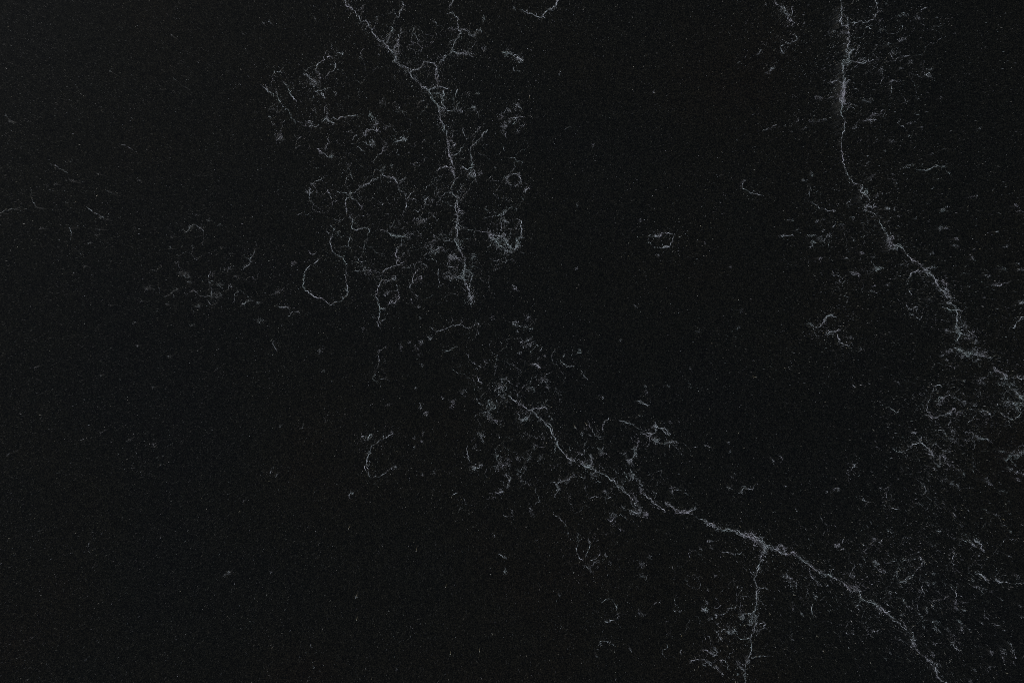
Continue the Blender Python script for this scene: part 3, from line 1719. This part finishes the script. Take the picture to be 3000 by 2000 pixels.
# ---------------------------------------------------------------- loose specks of calcite, beyond counting
S = Ribbons()
anchors = [p for st, s, pts in strokes for p in pts]
def speck(x, y, big=1.0):
    dx, dy = x - VP[0], y - VP[1]
    D = math.hypot(dx, dy)
    a = math.atan2(dy, dx) + rng.gauss(0, 0.25)
    b = min(1.0, rng.expovariate(1 / 0.16)) * big
    ln = 0.7 + rng.random() * 0.7 + (rng.random() < 0.25) * D / 1000.0 * rng.uniform(0.5, 3.0)
    S.grain(x, y, a, ln, rng.uniform(0.5, 0.95), b, warm=max(0.0, rng.gauss(0.15, 0.25)))
from mathutils import noise as mnoise
for _ in range(110000):
    x, y = rng.uniform(-1500, 4500), rng.uniform(-850, 2850)
    clump = 0.5 + 0.9 * mnoise.fractal(Vector((x / 260.0, y / 260.0, 3.3)), 0.7, 2.1, 4)
    if rng.random() > clump: continue
    speck(x, y, 0.5 if x < 700 else 0.72)
for _ in range(16000):
    p = anchors[rng.randrange(len(anchors))]
    q = rng.expovariate(1 / 60.0); a = rng.uniform(0, 6.283)
    speck(p[0] + q * math.cos(a), p[1] + q * math.sin(a), 1.1)
# dim needles that give the ground its drawn-out grain
for _ in range(70000):
    x, y = rng.uniform(-900, 3900), rng.uniform(-600, 2600)
    D = math.hypot(x - VP[0], y - VP[1])
    S.grain(x, y, math.atan2(y - VP[1], x - VP[0]) + rng.gauss(0, 0.12), 1.0 + min(1.0, D / 900) * rng.uniform(0.5, 5.0), rng.uniform(.35, .7),
            rng.uniform(0.004, 0.05), warm=rng.uniform(0, .5))
# longer flecks that crowd both sides of the right-hand vein and the foot of the middle one
side = [p for st, s_, pts in strokes for p in pts if p[0] > 2250]
mid = [p for st, s_, pts in strokes for p in pts if 800 < p[0] < 1700 and p[1] < 1400]
for pool, num, reach in ((side, 9000, 80.0), (mid, 5200, 45.0)):
    for _ in range(num):
        p = pool[rng.randrange(len(pool))]
        q = rng.expovariate(1 / reach); a = rng.uniform(0, 6.283)
        x, y = p[0] + q * math.cos(a), p[1] + q * math.sin(a)
        D = math.hypot(x - VP[0], y - VP[1])
        S.grain(x, y, math.atan2(y - VP[1], x - VP[0]) + rng.gauss(0, 0.3), rng.uniform(0.8, 1.6 + min(6.5, D / 210)) * rng.choice((.5, .8, 1.0)), rng.uniform(.35, .7), min(0.9, rng.expovariate(1 / 0.12)), warm=max(0, rng.gauss(.1, .2)))
for _ in range(260):                 # a few bright ones
    x, y = rng.uniform(-1200, 4200), rng.uniform(-700, 2700)
    S.grain(x, y, math.atan2(y - VP[1], x - VP[0]), rng.uniform(1.0, 1.5), rng.uniform(.8, 1.3), rng.uniform(.4, 1.0), warm=rng.uniform(0, .5))
for x, y in [(1021, 1548), (1219, 1613), (1306, 1720), (1319, 1916), (1405, 1908), (1043, 1747), (1044, 1815), (2442, 92), (1552, 280), (1719, 1245), (2215, 1105), (1686, 1252)]:
    S.grain(x, y, 0.5, 1.5, 1.3, 0.95, warm=0.25)
    D = math.hypot(x - VP[0], y - VP[1]); ux, uy = (VP[0] - x) / D, (VP[1] - y) / D
    S.strip([(x + ux * k * 3, y + uy * k * 3) for k in range(5)], [1.2, 1.3, 1.2, 1.0, .5], [.3, .28, .22, .16, .05], warm=0.9, h=0.04)
# brownish roots of the right-hand vein that run under the face
for y0, y1, x, num, e in ((20, 85, 2462, 60, 1.0), (85, 150, 2482, 34, .6), (180, 220, 2468, 30, .8), (220, 330, 2466, 150, 1.25), (330, 400, 2466, 34, .5), (560, 600, 2528, 26, 1.0), (700, 740, 2608, 24, .8)):
    for _ in range(num):
        smear(S, x - rng.uniform(0, 9), rng.uniform(y0, y1), rng.expovariate(1 / .025) * e, rng.uniform(6, 36))
L = Ribbons()                        # faint open lace between the veins
for (x0, y0, rx, ry, num, s_) in ((1180, 130, 200, 130, 90, .30), (1330, 420, 230, 170, 110, .26), (1150, 620, 260, 190, 190, .34), (1330, 800, 170, 130, 70, .30),
                                  (960, 330, 190, 160, 110, .26), (1480, 560, 90, 260, 80, .34), (1500, 1080, 170, 150, 120, .30), (1480, 1340, 120, 170, 80, .30),
                                  (600, 820, 170, 110, 60, .22), (1800, 1380, 260, 150, 110, .28), (2060, 1800, 150, 190, 90, .26), (2650, 1650, 330, 250, 190, .22),
                                  (2880, 1180, 170, 200, 110, .30), (2480, 720, 190, 140, 100, .26), (2600, 180, 160, 190, 110, .30), (2290, 1200, 40, 40, 5, .1)):
    P = []
    for _ in range(num):
        q = math.sqrt(rng.random()) * rng.uniform(.7, 1.2); a = rng.uniform(0, 6.283)
        P.append((x0 + rx * q * math.cos(a), y0 + ry * q * math.sin(a)))
    for i, a in enumerate(P):
        nb = sorted((math.dist(a, b), j) for j, b in enumerate(P) if j != i)[:2]
        for d_, j in nb:
            if j < i or d_ > 60 or rng.random() < 0.3: continue
            mx, my = (a[0] + P[j][0]) / 2, (a[1] + P[j][1]) / 2
            bow = rng.gauss(0, .22) * d_
            ang = math.atan2(P[j][1] - a[1], P[j][0] - a[0]) + 1.5708
            path = rough([a, (mx + bow * math.cos(ang), my + bow * math.sin(ang)), P[j]], 0.2)
            w, d = profile(len(path), s_ * 0.62 * rng.uniform(.4, 1.7), .35, 1.0, gap=0.2)
            L.strip(path, w, d)
            for p in path:
                if rng.random() < .3: L.grain(p[0] + rng.gauss(0, 2), p[1] + rng.gauss(0, 2), rng.uniform(0, 3), rng.uniform(.6, 1.3), rng.uniform(.4, .8), min(.8, s_ * rng.expovariate(1.2)))
L.build("crystal_lace", "faint open net of hairline veins between the bold ones", "stuff")
S.build("crystal_specks", "tiny pale specks scattered through the black stone", "stuff")
